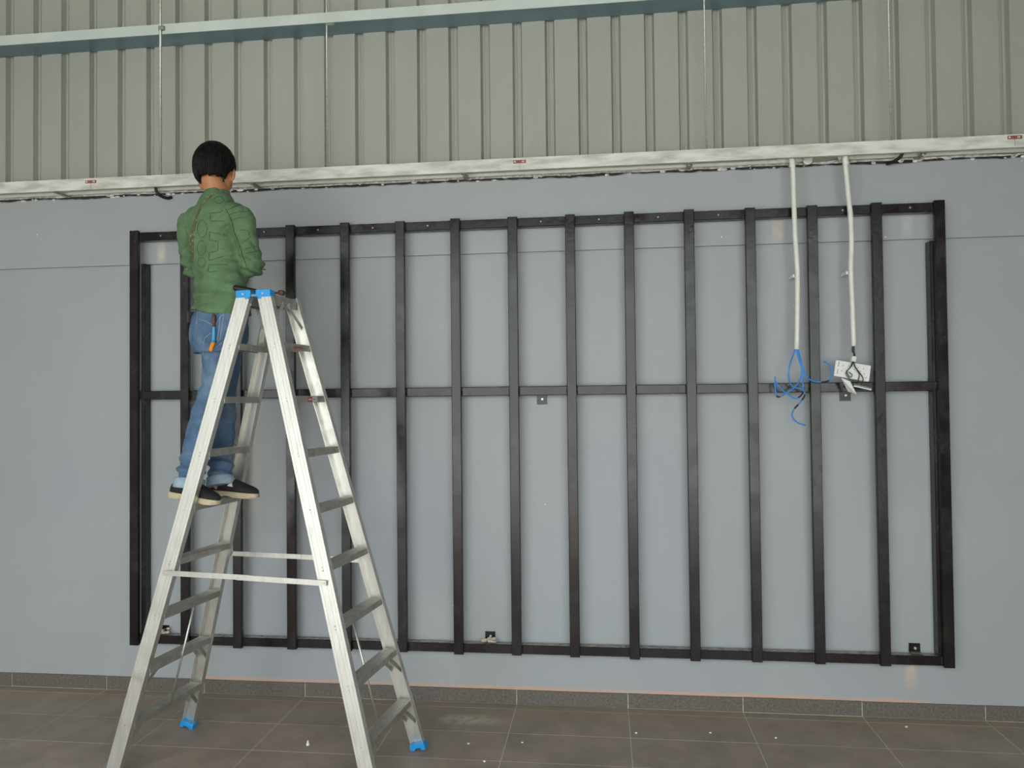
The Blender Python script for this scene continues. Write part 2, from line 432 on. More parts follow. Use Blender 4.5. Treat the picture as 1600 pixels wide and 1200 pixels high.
g2 = empty('steel_girt', (3.5, 0, 3.8), 'clean galvanised steel beam with shade coloured blue-grey into its underside, high on the ribbed cladding', 'beam')
U0, U1, UYF = 3.778, 3.836, -.10
mb = MB().prism([(UYF, U0), (UYF+t_, U0), (UYF+t_, U1-t_), (.048, U1-t_), (.048, U1), (UYF, U1)], (XL, 0, 0), (XR, 0, 0), UY, UZ); obj('flange', mb, 'girt_lit', g2)
obj('web', MB().bx(XL, XR, UYF+t_, .048, U0+.0005, U0+t_), 'girt_shaded', g2, label='underside of the same beam, blue-grey shade put into its colour')
rr = empty
for n_, (x, r, y) in enumerate(((.997, .0075, -.108), (1.975, .0045, -.085), (4.05, .0045, -.06), (4.987, .0055, -.05))):
    lab = ('thick pale vertical rod between the beams, above the left edge of the person', 'thin bright vertical rod that passes up through the high beam near the person',
           'thin vertical rod above the middle of the black frame, in front of the cladding', 'vertical rod rising above the conduit that ends at the socket plates')[n_]
    s = empty('sag_rod', (x, y, 2.957), lab, 'rod', 'vertical rods between the beams')
    obj('rod', MB().cyl((x, y, 2.95), (x, y, 5.55), r, 8), 'zinc', s, True)
    if n_ < 2:
        mb = MB().rbox((x+(.006 if n_ == 0 else .02), y, U0+.03 if n_ == 0 else U0-.005), .018 if n_ == 0 else .028, .009, .011 if n_ == 0 else .005, .005)
        obj('clamp', mb, 'strap_steel', s)
# black cable loops under the lower girt
for x, y0, lab in ((.945, -.075, 'black rubber strap curling down from the white beam beside the head'), (5.03, -.098, 'black rubber strap under the white beam near the conduits')):
    sg = 1 if x < 3 else -1
    mb = MB(); pts = [(x, y0, 2.95), (x+.002*sg, y0, 2.90), (x+.012*sg, y0+.01, 2.865), (x+.04*sg, y0+.05, 2.852), (x+.06*sg, -.006, 2.862)]
    if sg < 0: pts = [(x, y0, 2.95), (x-.004, y0, 2.915), (x-.012, y0+.008, 2.885), (x-.035, y0+.04, 2.868), (x-.05, -.008, 2.872)]
    mb.tube(pts, .009, 8, 5); tag(obj('cable_strap', mb, 'strap_black', origin=pts[0]), lab, 'strap')

# ------------------------------------------------------------------ black mounting frame
UPX = [.8166, 1.125, 1.437, 1.753, 2.070, 2.385, 2.695, 3.011, 3.323, 3.637, 3.951, 4.265, 4.578, 4.897, 5.203]
fr = empty('mounting_frame', (3.01, 0, .285), 'large black steel frame of fifteen uprights bolted to the grey wall', 'frame')
for i, x in enumerate(UPX):
    hw = .0262
    mb = MB().rbox((x, -.0725, 1.470), hw, .0125, 1.183+random.uniform(-.003, .003), .003)
    obj('upright', mb, 'frame', fr)
for nm, z0, z1 in (('top_rail', 2.600, 2.649), ('middle_rail', 1.682, 1.731), ('bottom_rail', .2885, .337)):
    c = Vector(((UPX[0]+UPX[-1])/2, -.0335, (z0+z1)/2)); L = (UPX[-1]-UPX[0])/2+.02
    mb = MB().rbox(c, .0265, (z1-z0)/2, L, .003, (UY, UZ, UX)); ra = obj(nm, mb, 'frame', fr)
    for i, x in enumerate(UPX[:-1]):
        for sx in (x+.028, UPX[i+1]-.028):
            wm = MB(); wr = []
            for q in range(9):
                zq = z0+.003+(z1-z0-.006)*q/8; wr.append((sx+random.uniform(-.0015, .0015), -.0605, zq))
            wm.tube(wr, [.0012]+[random.uniform(.0022, .0038) for q in range(7)]+[.0012], 6); obj('weld', wm, 'weld', ra)
    if nm == 'top_rail':
        for i in range(14):
            xm = (UPX[i]+UPX[i+1])/2 + (0 if i not in (0, 13) else (-.0 if i == 0 else .02))
            bb = obj('bolt_hole', MB().cyl((xm, -.0585, 2.625), (xm, -.0606, 2.625), .010, 12), 'strap_black', ra)
            if i % 5 != 1: obj('bolt', MB().cyl((xm-.002, -.060, 2.625), (xm-.002, -.0632, 2.625), .0046, 8), 'dull_bolt', ra)
for x0, x1, zt in ((.845, .872, 2.468), (5.160, 5.182, 2.452)):
    mb = MB().bx(x0, x1, -.058, -.003, .33, zt); bevel(obj('end_bar', mb, 'frame', fr), .002, 1)
for x, z, up in ((3.156, 1.659, 0), (4.747, 1.662, 0), (.955, .352, 1), (2.857, .363, 1), (5.065, .357, 1)):
    if up: pr = [(-.0005, .337), (-.05, .337), (-.05, .341), (-.006, .341), (-.006, z+.027), (-.0005, z+.027)]
    else: pr = [(-.0005, 1.682), (-.05, 1.682), (-.05, 1.678), (-.006, 1.678), (-.006, z-.027), (-.0005, z-.027)]
    br = MB().prism(pr, (x-.0275, 0, 0), (x+.0275, 0, 0), UY, UZ)
    b = obj('bracket', br, 'frame', fr)
    obj('bolt', MB().tube([(x+.002, -.006, z+.002), (x+.002, -.013, z+.002), (x+.002, -.0135, z+.002), (x+.002, -.019, z+.002)], [.0065, .0065, .0035, .0035], 8), 'bolt', b)
    if up and x < 4:
        l = MB()
        for q in range(16):
            r = random.uniform(.005, .013); l.ell((x+random.gauss(.002, .02), random.uniform(-.045, -.012), .341+r*.6+random.uniform(0, .02)*(q % 3 == 0)), (r*1.5, r, r*.8), nu=7, nv=5)
        tag(obj('plaster_crumbs', l, 'plaster_lump', b), kind='stuff')

# ------------------------------------------------------------------ conduits and wiring
def conduit(pts, lab, elbow, clip):
    c = empty('conduit', pts[-1], lab, 'pipe', 'white conduits dropping over the frame')
    obj('pipe', MB().tube(pts, .0128, 14, 6), 'pvc', c, True)
    obj('elbow', MB().tube(elbow, .0155, 14, 6), 'pvc', c, True)
    x, y, z = clip
    k = MB(); k.bx(x-.019, x-.011, y, -.004, z-.008, z+.008); obj('clip', k, 'pvc', c)
CY = -.10
A = [at(1238, 262, CY), at(1240, 300, CY), at(1242, 360, CY), at(1244.5, 400, CY), at(1246, 425, CY), at(1246, 480, CY), at(1245, 546, CY)]
hx = .035
conduit([Vector((XL+.1, -.034, 2.905)), Vector((2.5, -.034, 2.905)), Vector((4.38, -.034, 2.904)), Vector((4.462, -.06, 2.902)), Vector((4.478, CY, 2.885))]+A[1:],
        'white plastic conduit with blue cables spilling from its lower end', [Vector((4.42, -.040, 2.904)), Vector((4.463, -.06, 2.902)), Vector((4.477, CY, 2.882)), Vector((4.479, CY, 2.85))], (A[4].x-.004, CY, A[4].z-.02))
B = [at(1321, 262, CY), at(1325, 300, CY), at(1329, 340, CY), at(1330.5, 380, CY), at(1329.5, 420, CY), at(1332, 480, CY), at(1334, 541, CY)]
conduit([Vector((XR-.1, -.034, 2.908)), Vector((6, -.034, 2.908)), Vector((4.84, -.034, 2.907)), Vector((4.757, -.06, 2.905)), Vector((4.741, CY, 2.885))]+B[1:],
        'white plastic conduit ending above the loose white socket plates', [Vector((4.80, -.040, 2.907)), Vector((4.757, -.06, 2.905)), Vector((4.742, CY, 2.882)), Vector((4.745, CY, 2.85))], (B[4].x-.004, CY, B[4].z-.02))
o = obj('blanking_plug', MB().tube([(4.572, .002, 2.903), (4.572, -.03, 2.903), (4.572, -.031, 2.903), (4.572, -.038, 2.903), (4.572, -.04, 2.903)], [.018, .018, .024, .024, .018], 16), 'pvc', origin=(4.572, 0, 2.903))
tag(o, 'round white plastic plug under the beam between the two conduits', 'plug')
def zp(c, d, y): return at(1190+c*210/1575, 520+d*210/1575, y)
Y = -.115
cabs = [([(395, 150, -.10), (392, 200, -.10), (345, 330, -.11), (318, 450, -.118), (325, 560, -.118), (370, 630, -.115), (480, 670, -.115), (505, 735, -.115), (430, 840, -.108), (370, 910, -.10), (360, 985, -.09), (420, 1050, -.085), (515, 1085, -.08)], [(.57, .61), (.66, .70)], 'blue cable curling lowest below the middle rail'),
        ([(405, 150, -.10), (410, 210, -.10), (450, 350, -.115), (475, 450, -.12), (440, 570, -.12), (370, 650, -.12), (290, 705, -.12), (215, 750, -.12), (175, 735, -.12), (158, 640, -.12), (158, 515, -.125)], [(.70, .78)], 'blue cable of the bundle whose free end points straight up'),
        ([(412, 150, -.10), (420, 210, -.10), (470, 370, -.118), (485, 480, -.12), (483, 640, -.12), (478, 715, -.12), (400, 770, -.12), (320, 730, -.12), (220, 650, -.12), (165, 570, -.122)], [(.50, .60)], 'blue cable crossing the middle rail in a wide low loop'),
        ([(420, 150, -.10), (432, 210, -.10), (475, 380, -.118), (520, 495, -.122), (570, 550, -.122), (650, 575, -.122), (750, 575, -.122), (815, 535, -.122), (830, 450, -.12), (795, 375, -.12), (725, 330, -.122)], [(.55, .63)], 'blue cable reaching towards the socket plates and curling up')]
for pts, blk, lab in cabs:
    P = [zp(*p) for p in pts]
    root = empty('network_cable', P[0], lab, 'cable', 'blue cables from the left conduit')
    obj('sheath', MB().tube(P, .0037, 8, 6), 'cable', root, True)
    Q, _ = catmull(P, [1]*len(P), 6)
    for a, b in blk:
        i0, i1 = int(a*len(Q)), int(b*len(Q))+2
        obj('black_marking', MB().tube(Q[i0:i1], .0046, 8), 'black', root, True)
# wires out of the right conduit
root = empty('wire_bundle', zp(1085, 150, -.1), 'dark green and black wires between the conduit and the socket plate', 'wire')
for k, pts in enumerate(([(1090, 130), (1065, 190), (1090, 260), (1050, 380), (1000, 460), (1040, 520), (1060, 490), (1020, 460)], [(1095, 130), (1075, 200), (1095, 260), (1060, 380), (990, 470), (1030, 540), (1045, 545)],
                         [(1080, 130), (1085, 200), (1080, 260), (1090, 380), (1150, 470), (1190, 540), (1165, 610)], [(1070, 130), (1060, 210), (1085, 260), (1085, 375), (1120, 440), (1145, 490), (1125, 590)])):
    P = [zp(c, d, -.10 if d < 270 else -.134) for c, d in pts]
    obj('wire', MB().tube(P, .0024, 6, 5), 'green_wire' if k < 2 else 'black', root, True)
# socket plate (its back tilted) and two loose plates
def plate_axes(p00, p10, p01):
    ex = (p10-p00); ey = (p01-p00); w_, h_ = ex.length, ey.length; ex.normalize(); ez = ex.cross(ey).normalized(); ey = ez.cross(ex); return ex, ey, ez, w_, h_
p00, p10, p01 = zp(842, 505, -.118), zp(1255, 575, -.118), zp(878, 320, -.108)
ex, ey, ez, w_, h_ = plate_axes(p00, p10, p01); c0 = p00+ex*w_/2+ey*h_/2
if ez.y > 0: ez = -ez
sp = empty('socket_plate', c0, 'tilted white double socket plate with wires across it, hanging on the frame', 'socket')
bevel(obj('faceplate', MB().rbox(c0, w_/2, h_/2, .0045, .004, (ex, ey, ez)), 'plate', sp), .0015, 1)
nx = MB().rbox(zp(1075, 310, -.122), .0105, .0135, .011, .003, (ex, ey, ez)); obj('cable_entry', nx, 'pvc', sp)
def on(a, b, dz): return c0+ex*w_*a+ey*h_*b+ez*dz
for a, b in ((-.41, .27), (-.41, -.2)): obj('slot', MB().box(on(a, b, .005), .0015, .013, .0006, (ex, ey, ez)), 'grey_print', sp)
for a, b in ((-.28, .22), (-.12, .26), (.14, .24), (.30, .22), (-.3, -.12), (.34, -.08), (.22, .05), (-.16, -.05), (.4, -.3), (.05, .1)): obj('hole', MB().cyl(on(a, b, .004), on(a, b, .0054), .0028, 8), 'grey_print', sp)
def loose(q, th, lab, tilt):
    a, b, c_, d = [zp(*p) for p in q]
    n = (b-a).cross(d-a).normalized()*th
    mb = MB().add([a, b, c_, d, a+n, b+n, c_+n, d+n], [(0, 1, 2, 3), (4, 5, 6, 7), (0, 1, 5, 4), (1, 2, 6, 5), (2, 3, 7, 6), (3, 0, 4, 7)])
    o = obj('cover_plate', mb, 'plate', origin=a); bevel(o, .001, 1); tag(o, lab, 'plate')
loose([(930, 530, -.13), (1035, 570, -.155), (1110, 720, -.18), (1010, 690, -.13)], .005, 'white cover plate hanging askew below the socket plate', 0)
loose([(1085, 600, -.123), (1290, 645, -.123), (1288, 662, -.165), (1082, 618, -.165)], .006, 'thin white cover plate seen edge-on beside the askew plate', 0)

# ------------------------------------------------------------------ step ladder
LX, LY, LT, LH, LS, LTOP, LWB, LWT = 1.9482, -.7876, -.10798, 2.1454, .6254, .04966, .5382, .2482
LA = Vector((math.cos(LT), math.sin(LT), 0)); LB = Vector((-math.sin(LT), math.cos(LT), 0)); LC = Vector((LX, LY, 0))
def lp(sa, sb, z, da=0, db=0):
    k = z/LH
    return LC + LA*(sa*(LS*(1-k)+LTOP*k)+da) + LB*(sb*(LWB*(1-k)+LWT*k)/2+db) + UZ*z
lad = empty('step_ladder', (LX, LY, 0), 'tall aluminium double-sided step ladder with blue feet and caps', 'ladder')
RW = .0325
for sa in (-1, 1):
    for sb in (-1, 1):
        p0, p1 = lp(sa, sb, .02), lp(sa, sb, LH+.002)
        d = (p1-p0).normalized(); n = (LB*sb-d*(LB*sb).dot(d)).normalized(); wd = n.cross(d).normalized()
        if wd.dot(LA) < 0: wd = -wd
        tk = .0028; fl = .030; gd = .0012
        outer = [(-RW, 0), (-.0205, 0), (-.0198, -gd), (-.0182, -gd), (-.0175, 0), (.004, 0), (.0047, -gd), (.0063, -gd), (.007, 0), (.0195, 0), (.0202, -gd), (.0218, -gd), (.0225, 0), (RW, 0)]
        prof = outer+[(RW, -fl), (RW-tk, -fl), (RW-tk, -tk), (-RW+tk, -tk), (-RW+tk, -fl), (-RW, -fl)]
        off = n*.012
        rail = obj('rail', MB().prism(prof, p0+off, p1+off, wd, n), 'alu', lad)
        # blue foot with a notch underneath
        f0 = lp(sa, sb, 0)+off
        mb = MB()
        ft = [(-.039, .0), (-.018, .0), (-.013, .012), (.013, .012), (.018, .0), (.039, .0), (.037, .034), (-.037, .034)]
        mb.prism(ft, f0+n*.006, f0-n*.036, wd, d)
        o = bevel(obj('foot', mb, 'blue', rail), .003, 2)
        # blue cap on top of the rail
        c1 = lp(sa, sb, LH)+off
        cp = [(-.036, -.014), (.036, -.014), (.037, .014), (.031, .019), (-.031, .019), (-.037, .014)]
        if sb > 0: cp = [(-.030, -.010), (.030, -.010), (.034, .006), (.030, .009), (-.030, .009), (-.034, .006)]
        else: cp = [(-.036, -.014), (.008, -.014), (.010, -.022), (.026, -.022), (.028, -.014), (.036, -.014), (.037, .014), (.031, .019), (-.031, .019), (-.037, .014)]
        mb = MB().prism(cp, c1+n*.005, c1-n*(.036 if sb < 0 else .012), LA*(-sa), UZ)
        o = bevel(obj('cap', mb, 'blue', rail), .002, 2)
        obj('rivet', MB().cyl(c1+n*.004, c1+n*.0075, .005, 8), 'bolt', rail)
    # treads
    for k in range(8):
        z = 1.9194-.24087*k+.006
        p0, p1 = lp(sa, -1, z, 0, .010), lp(sa, 1, z, 0, -.010)
        hw = .0325; pr = [(-hw, -.028), (-hw, 0)]
        for q in range(6):
            xx = -hw+.006+q*.0104; pr += [(xx, 0), (xx+.001, .0016), (xx+.004, .0016), (xx+.005, 0)]
        pr += [(hw, 0), (hw, -.028), (hw-.0025, -.028), (hw-.0025, -.003), (-hw+.0025, -.003), (-hw+.0025, -.028)]
        st = obj('step', MB().prism(pr, p0, p1, LA, UZ), 'alu_step', lad)
        for sb in (-1, 1):
            for dz in (-.008, -.022):
                q0 = lp(sa, sb, z+dz, 0, sb*.012); obj('rivet', MB().cyl(q0, q0+LB*sb*.003, .0035, 7), 'bolt', st)
        if k >= 6:                                # knee braces under the two lowest treads
            for sb in (-1, 1):
                for da in (-.026, .024):
                    a = lp(sa, sb, z-.026, da, -sb*.085); b = lp(sa, sb, z-.105, da*.9, -sb*.002)
                    dd = (b-a).normalized(); sx = LA; sn = dd.cross(sx).normalized()
                    obj('knee_brace', MB().prism([(-.009, -.0012), (.009, -.0012), (.009, .0012), (-.009, .0012)], a, b, sn, sx), 'alu_step', lad)
    # tie rod behind the lower treads
    a = lp(sa, 0, 1.9194-.24087*5-.02, -sa*.036); b = lp(sa, 0, 1.9194-.24087*7-.022, -sa*.036)
    obj('tie_rod', MB().cyl(a, b, .0052, 8), 'alu', lad, True)
    # top bar with two small braces
    a, b = lp(sa, -1, LH-.012, 0, .012), lp(sa, 1, LH-.012, 0, -.012)
    bar = obj('top_bar', MB().prism([(-.028, .012), (.028, .012), (.028, -.036), (.025, -.036), (.025, .009), (-.025, .009), (-.025, -.036), (-.028, -.036)], a, b, LA, UZ), 'alu_step', lad)
    for sb in (-1, 1):
        a = lp(sa, 0, LH-.035, sa*.022, sb*.018); b = lp(sa, sb, LH-.135, sa*.012, -sb*.004)
        dd = (b-a).normalized(); sn = dd.cross(LA).normalized()
        obj('top_brace', MB().prism([(-.009, -.0012), (.009, -.0012), (.009, .0012), (-.009, .0012)], a, b, sn, LA), 'alu', bar)
        a = lp(sa, 0, LH-.030, sa*.0285, sb*.03); obj('rivet', MB().cyl(a-LA*sa*.004, a+LA*sa*.003, .0045, 8), 'bolt', bar)
# hinge pins between the two sections
for sb in (-1, 1):
    a, b = lp(-1, sb, LH-.004, .02, sb*.004), lp(1, sb, LH-.004, -.02, sb*.004)
    obj('hinge_pin', MB().cyl(a, b, .006, 8), 'bolt', lad)
# spreaders (two jointed flats each side)
for sb in (-1, 1):
    z = .903
    a = lp(-1, sb, z, .0, sb*.018); b = lp(1, sb, z-.012, .0, sb*.018); m = a.lerp(b, .5)+UZ*.002
    for p, q, dy in ((a, m+LA*.02, 0), (m-LA*.02, b, .0035)):
        dd = (q-p).normalized(); up = (UZ-dd*UZ.dot(dd)).normalized(); o_ = LB*sb*dy
        pr = [(-.0115, 0), (.0115, 0), (.0115, .003), (.0095, .003), (.0095, .0045), (-.0095, .0045), (-.0095, .003), (-.0115, .003)]
        s_ = obj('spreader', MB().prism(pr, p+o_-dd*.01, q+o_+dd*.01, up, LB*sb), 'alu', lad)
        for e in (p, q): obj('rivet', MB().cyl(e+o_, e+o_+LB*sb*.008, .005, 8), 'bolt', s_)
# stickers on the right-hand treads
def sticker(k, f0, f1, mat, nm, dz0, dz1, par=None):
    z = 1.9194-.24087*k+.006; a, b = lp(1, -1, z, .0325, .01), lp(1, 1, z, .0325, -.01)
    p0, p1 = a.lerp(b, f0), a.lerp(b, f1)
    e = (p1-p0).normalized()
    return obj(nm, MB().prism([(0, dz0), (.0007, dz0), (.0007, dz1), (0, dz1)], p0, p1, LA, UZ), mat, lad)
sticker(1, .42, .56, 'label_red', 'red_label', -.026, -.003); sticker(1, .56, .73, 'label_white', 'white_label', -.026, -.003)
z1_ = 1.9194-.24087+.006
for f0, f1, mat in ((.445, .475, 'label_white'), (.49, .53, 'label_white')): 
    p = sticker(1, f0, f1, mat, 'print', -.018, -.011); p.location += LA*.0004
p = sticker(1, .59, .70, 'grey_print', 'print', -.016, -.013); p.location += LA*.0004
for q in range(6): sticker(0, .40+q*.05, .43+q*.05, 'label_red', 'red_print', -.020, -.010)

# ------------------------------------------------------------------ person
def solidify(mb, voxel, smooth_it, name):
    """weld overlapping volumes into one continuous skin"""
    me = mb.mesh(name); o = bpy.data.objects.new(name+'_tmp', me); C.objects.link(o)
    r = o.modifiers.new('r', 'REMESH'); r.mode = 'VOXEL'; r.voxel_size = voxel; r.use_smooth_shade = True
    s = o.modifiers.new('s', 'SMOOTH'); s.factor = .5; s.iterations = smooth_it
    bpy.context.view_layer.update()
    dg = bpy.context.evaluated_depsgraph_get()
    out = bpy.data.meshes.new_from_object(o.evaluated_get(dg)); bpy.data.objects.remove(o); out.name = name
    for p in out.polygons: p.use_smooth = True
    return out
def fwd(deg): a = math.radians(deg); return Vector((math.cos(a), math.sin(a), 0)), Vector((math.sin(a), -math.cos(a), 0))
def ering(c, deg, hw, hd, n=28, tilt=0, sq=.88):
    f, r = fwd(deg); out = []
    for k in range(n):
        a = 2*math.pi*k/n; ca, sa = math.cos(a), math.sin(a)
        ca = math.copysign(abs(ca)**sq, ca); sa = math.copysign(abs(sa)**sq, sa)
        out.append(c+r*hw*ca+f*hd*sa+UZ*tilt*sa)
    return out
def body_of(st, grow=0, n=28):
    mb = MB(); mb.loft([ering(c, d, hw+grow, hd+grow, n) for c, d, hw, hd in st]); return mb
PC = at(343, 500, -.745)
person = empty('person', (1.66, -.75, 1.2034), 'person in green long-sleeved shirt and blue jeans standing on the ladder, facing the wall', 'person')
TORSO = [(at(346, 491, -.745), 60, .154, .117), (at(347, 470, -.745), 62, .146, .108), (at(346, 445, -.742), 66, .138, .102), (at(343, 415, -.738), 70, .134, .102),
         (at(339, 380, -.73), 74, .138, .108), (at(337, 350, -.722), 76, .146, .106), (at(337, 330, -.715), 77, .130, .092), (at(337.5, 316, -.71), 78, .090, .074), (at(338, 303, -.702), 80, .060, .058)]
RARM = [(at(377, 342, -.79), .060), (at(383, 368, -.80), .055), (at(390, 395, -.785), .052), (at(395, 416, -.75), .051), (at(390, 419, -.64), .045), (at(380, 416, -.55), .038)]
LARM = [(at(297, 347, -.70), .056), (at(294, 375, -.685), .052), (at(297, 402, -.665), .047), (at(303, 424, -.635), .045), (at(318, 426, -.55), .040), (at(335, 420, -.475), .036)]
RH, LHD = at(372, 413, -.485), at(348, 416, -.425)
RLEG = [(at(345, 525, -.77), .090), (at(341, 565, -.765), .077), (at(338, 600, -.755), .069), (at(327, 633, -.76), .066), (at(314.5, 675, -.785), .064), (at(303, 717, -.81), .061), (at(297, 748, -.838), .058), (at(295.5, 757, -.842), .058)]
LLEG = [(at(350, 525, -.70), .088), (at(350, 565, -.66), .078), (at(348, 605, -.615), .068), (at(348, 640, -.585), .063), (at(347, 675, -.585), .061), (at(345, 715, -.635), .058), (at(344.5, 742, -.668), .056), (at(345, 755, -.68), .056)]
# --- body: one continuous mesh
HC = at(336, 269, -.675)
hf, hr = fwd(98); tl = math.radians(11)
HF = hf*math.cos(tl)-UZ*math.sin(tl); HU = UZ*math.cos(tl)+hf*math.sin(tl); HR = hr
HAX = (HF, HR, HU)
def hp(f, r, u): return HC+HF*f+HR*r+HU*u
body = MB()
body.loft([ering(c, d, hw-.022, hd-.02, 24) for c, d, hw, hd in TORSO[:-1]]+[ering(at(338, 303, -.702), 80, .054, .056, 24)])
body.loft([ering(c, 62, a, b, 24) for c, a, b in ((at(341, 545, -.745), .10, .09), (at(342, 515, -.745), .14, .105), (at(346, 480, -.745), .126, .092))])
body.tube([at(338, 318, -.71), at(338, 300, -.70), hp(-.022, 0, -.055), hp(-.015, 0, -.02)], [.060, .056, .054, .056], 18, 4)
body.ell(hp(-.006, 0, .022), (.096, .078, .092), HAX, 24, 16)
body.ell(hp(.030, 0, -.050), (.062, .058, .058), HAX, 20, 14)
body.ell(hp(.062, 0, -.088), (.026, .026, .020), HAX)
body.ell(hp(.088, 0, -.028), (.022, .013, .022), HAX); body.ell(hp(.098, 0, -.036), (.016, .015, .011), HAX)
body.ell(hp(.072, 0, .012), (.020, .050, .012), HAX)
body.ell(hp(.083, 0, -.063), (.010, .022, .006), HAX); body.ell(hp(.081, 0, -.073), (.010, .019, .006), HAX)
for s in (-1, 1):
    body.ell(hp(-.006, s*(.091 if s > 0 else .080), -.016), (.019, .013, .033), (HF*.92+HR*s*-.3, HR*.95*s+HF*-.3, HU), 14, 10)
    body.ell(hp(.060, s*.045, -.035), (.025, .02, .02), HAX); body.ell(hp(.014, s*.056, -.042), (.045, .024, .046), HAX)
for arm, hand in ((RARM, RH), (LARM, LHD)):
    body.tube([p for p, r in arm]+[hand], [max(r*.72, .026) for p, r in arm]+[.025], 16, 3)
for leg in (RLEG, LLEG): body.tube([p for p, r in leg], [r*.78 if i < 5 else r*.62 for i, (p, r) in enumerate(leg)], 16, 3)
FOOT = {}
# hands that close round what they hold
def grip(C0, A, palm, wrist, r, sweep, thumb_side):
    A = A.normalized(); palm = (palm-A*palm.dot(A)).normalized(); B_ = A.cross(palm)
    pc = C0+palm*(r+.014)
    body.ell(pc, (.041, .046, .016), (A, B_, palm), 16, 10)
    body.tube([wrist, wrist.lerp(pc, .6), pc], [.026, .027, .024], 14, 3)
    for i in range(4):
        off = A*((i-1.5)*.0205); rr_ = r+.0085; L = (1.0, 1.06, .98, .82)[i]
        P = [pc+off+B_*.030]
        for q in range(6):
            th = math.radians(62+sweep*L*q/5)
            P.append(C0+off+palm*rr_*math.cos(th)+B_*rr_*math.sin(th))
        body.tube(P, [.0098, .0096, .0092, .009, .0087, .0084, .0076], 10, 2)
    P = [pc-B_*.030+A*thumb_side*.022]
    for q in range(4):
        th = math.radians(-60-120*q/3); P.append(C0+A*thumb_side*(.034+.004*q)+palm*(r+.010)*math.cos(th)+B_*(r+.010)*math.sin(th))
    body.tube(P, [.0125, .0115, .0105, .0098, .0086], 10, 2)
TOOLA = (at(414, 421, -.56)-RH).normalized()
TC = RH+TOOLA*.0+UY*.035
TOOLA = (at(414, 421, -.55)-TC).normalized()
grip(TC, TOOLA, Vector((.2, -1, .1)), RH, .013, 205, 1)
grip(LHD+UY*.055, Vector((.9, .1, .3)), Vector((-.1, -1, .2)), LHD, .022, 165, 1)
# feet inside the shoes
def foot_axes(yaw, pitch):
    d = Vector((math.cos(yaw)*math.cos(pitch), math.sin(yaw)*math.cos(pitch), math.sin(pitch)))
    s = Vector((math.sin(yaw), -math.cos(yaw), 0)); return d, s, s.cross(d)
TREAD = 1.9194-.24087*3+.006+.0016
def sole_at(heel_xy, yaw, pitch):
    d, s, u = foot_axes(yaw, pitch); return d, s, u
SH = {}
for nm, uh, ut, y, yaw, pitch in (('R', 267, 348.5, -.845, math.radians(-7), math.radians(-7.5)), ('L', 325, 406, -.655, math.radians(-3), math.radians(-3))):
    d, s, u = foot_axes(yaw, pitch)
    hx, tx = at(uh, 784, y).x, at(ut, 790, y).x
    L = (tx-hx)/d.x
    xm = lp(-1, 0, TREAD).x+.045*(y-LY)   # tread the foot stands on
    xs = (LC+LA*(-(LS*(1-TREAD/LH)+LTOP*TREAD/LH))).x
    heel = Vector((hx, y-(-.0), 0))
    tt = (xs+.0325-hx)/d.x if pitch < -.1 else (xs+.0-hx)/d.x
    edge = (xs-.034-hx)/d.x
    heel.z = TREAD-d.z*edge+.0045
    SH[nm] = (heel, d, s, u, L)
    body.ell(heel+d*L*.28+u*.060, (.06, .028, .026), (d, s, u)); body.ell(heel+d*L*.58+u*.044, (.085, .032, .016), (d, s, u)); body.tube([heel+d*L*.22+u*.06, (RLEG if nm == 'R' else LLEG)[-1][0]], [.034, .038], 12)
bm_ = solidify(body, .0055, 3, 'body')
def relink(name, me, mat, parent):
    off = world_of(parent)
    for v in me.vertices: v.co -= off
    me.materials.clear(); return link(name, me, mat, parent)
bo = relink('body', bm_, 'skin', person)
for s in (-1, 1):
    e = obj('eye', MB().ell(hp(.066, s*.030, -.012), (.012, .012, .010), HAX, 14, 10), 'eye', bo, True)
    obj('eyebrow', MB().tube([hp(.088, s*.016, .010), hp(.087, s*.034, .016), hp(.074, s*.052, .010)], [.003, .004, .002], 6, 3), 'hair', bo)
# --- shirt
sh = MB()
trg = [ering(c, d, hw, hd, 32) for c, d, hw, hd in TORSO]
f0_, r0_ = fwd(60)
trg[0] = [p_+UZ*(.004-.16*(p_-TORSO[0][0]).dot(r0_)) for p_ in trg[0]]
trg[1] = [p_+UZ*(.004-.07*(p_-TORSO[1][0]).dot(r0_)) for p_ in trg[1]]
sh.loft(trg)
sh.tube([at(338, 313, -.70), at(338, 298, -.70)], [.064, .059], 20)
for arm in (RARM, LARM): sh.tube([TORSO[5][0].lerp(arm[0][0], .45)]+[p for p, r in arm], [.07]+[r for p, r in arm], 20, 4)
sh.ell(at(366, 330, -.755), (.06, .055, .04)); sh.ell(at(308, 334, -.70), (.055, .05, .04))
sm = solidify(sh, .006, 4, 'shirt')
def wrinkle(me, fn):
    nrm = [v.normal.copy() for v in me.vertices]
    for v, n in zip(me.vertices, nrm): v.co += n*fn(v.co, n)
def dist_seg(p, a, b):
    t = max(0, min(1, (p-a).dot(b-a)/(b-a).length_squared)); return (p-a.lerp(b, t)).length
ELB = [RARM[3][0], LARM[3][0]]; hemz = TORSO[0][0].z
def shirt_fold(p, n):
    q = noise.noise((p.x*9, p.y*9, p.z*9))*.006
    k = math.exp(-((p.z-hemz-.10)/.07)**2)                    # soft horizontal rolls above the hem
    q += k*.0085*math.sin(p.z*105+5*noise.noise((p.x*5, p.y*5, 2))+p.x*16)
    for e in ELB:
        dd = (p-e).length
        if dd < .16: q += .0095*math.exp(-(dd/.10)**2)*math.sin(p.z*120+p.x*50+3*noise.noise(p*7))
    q += .010*(abs(noise.noise((p.x*8+p.z*7, p.y*8, p.z*5)))-.25)
    q -= .006*max(0, 1-abs(noise.noise((p.x*10-p.z*9, p.y*10, p.z*11)))*7)
    return q
wrinkle(sm, shirt_fold)
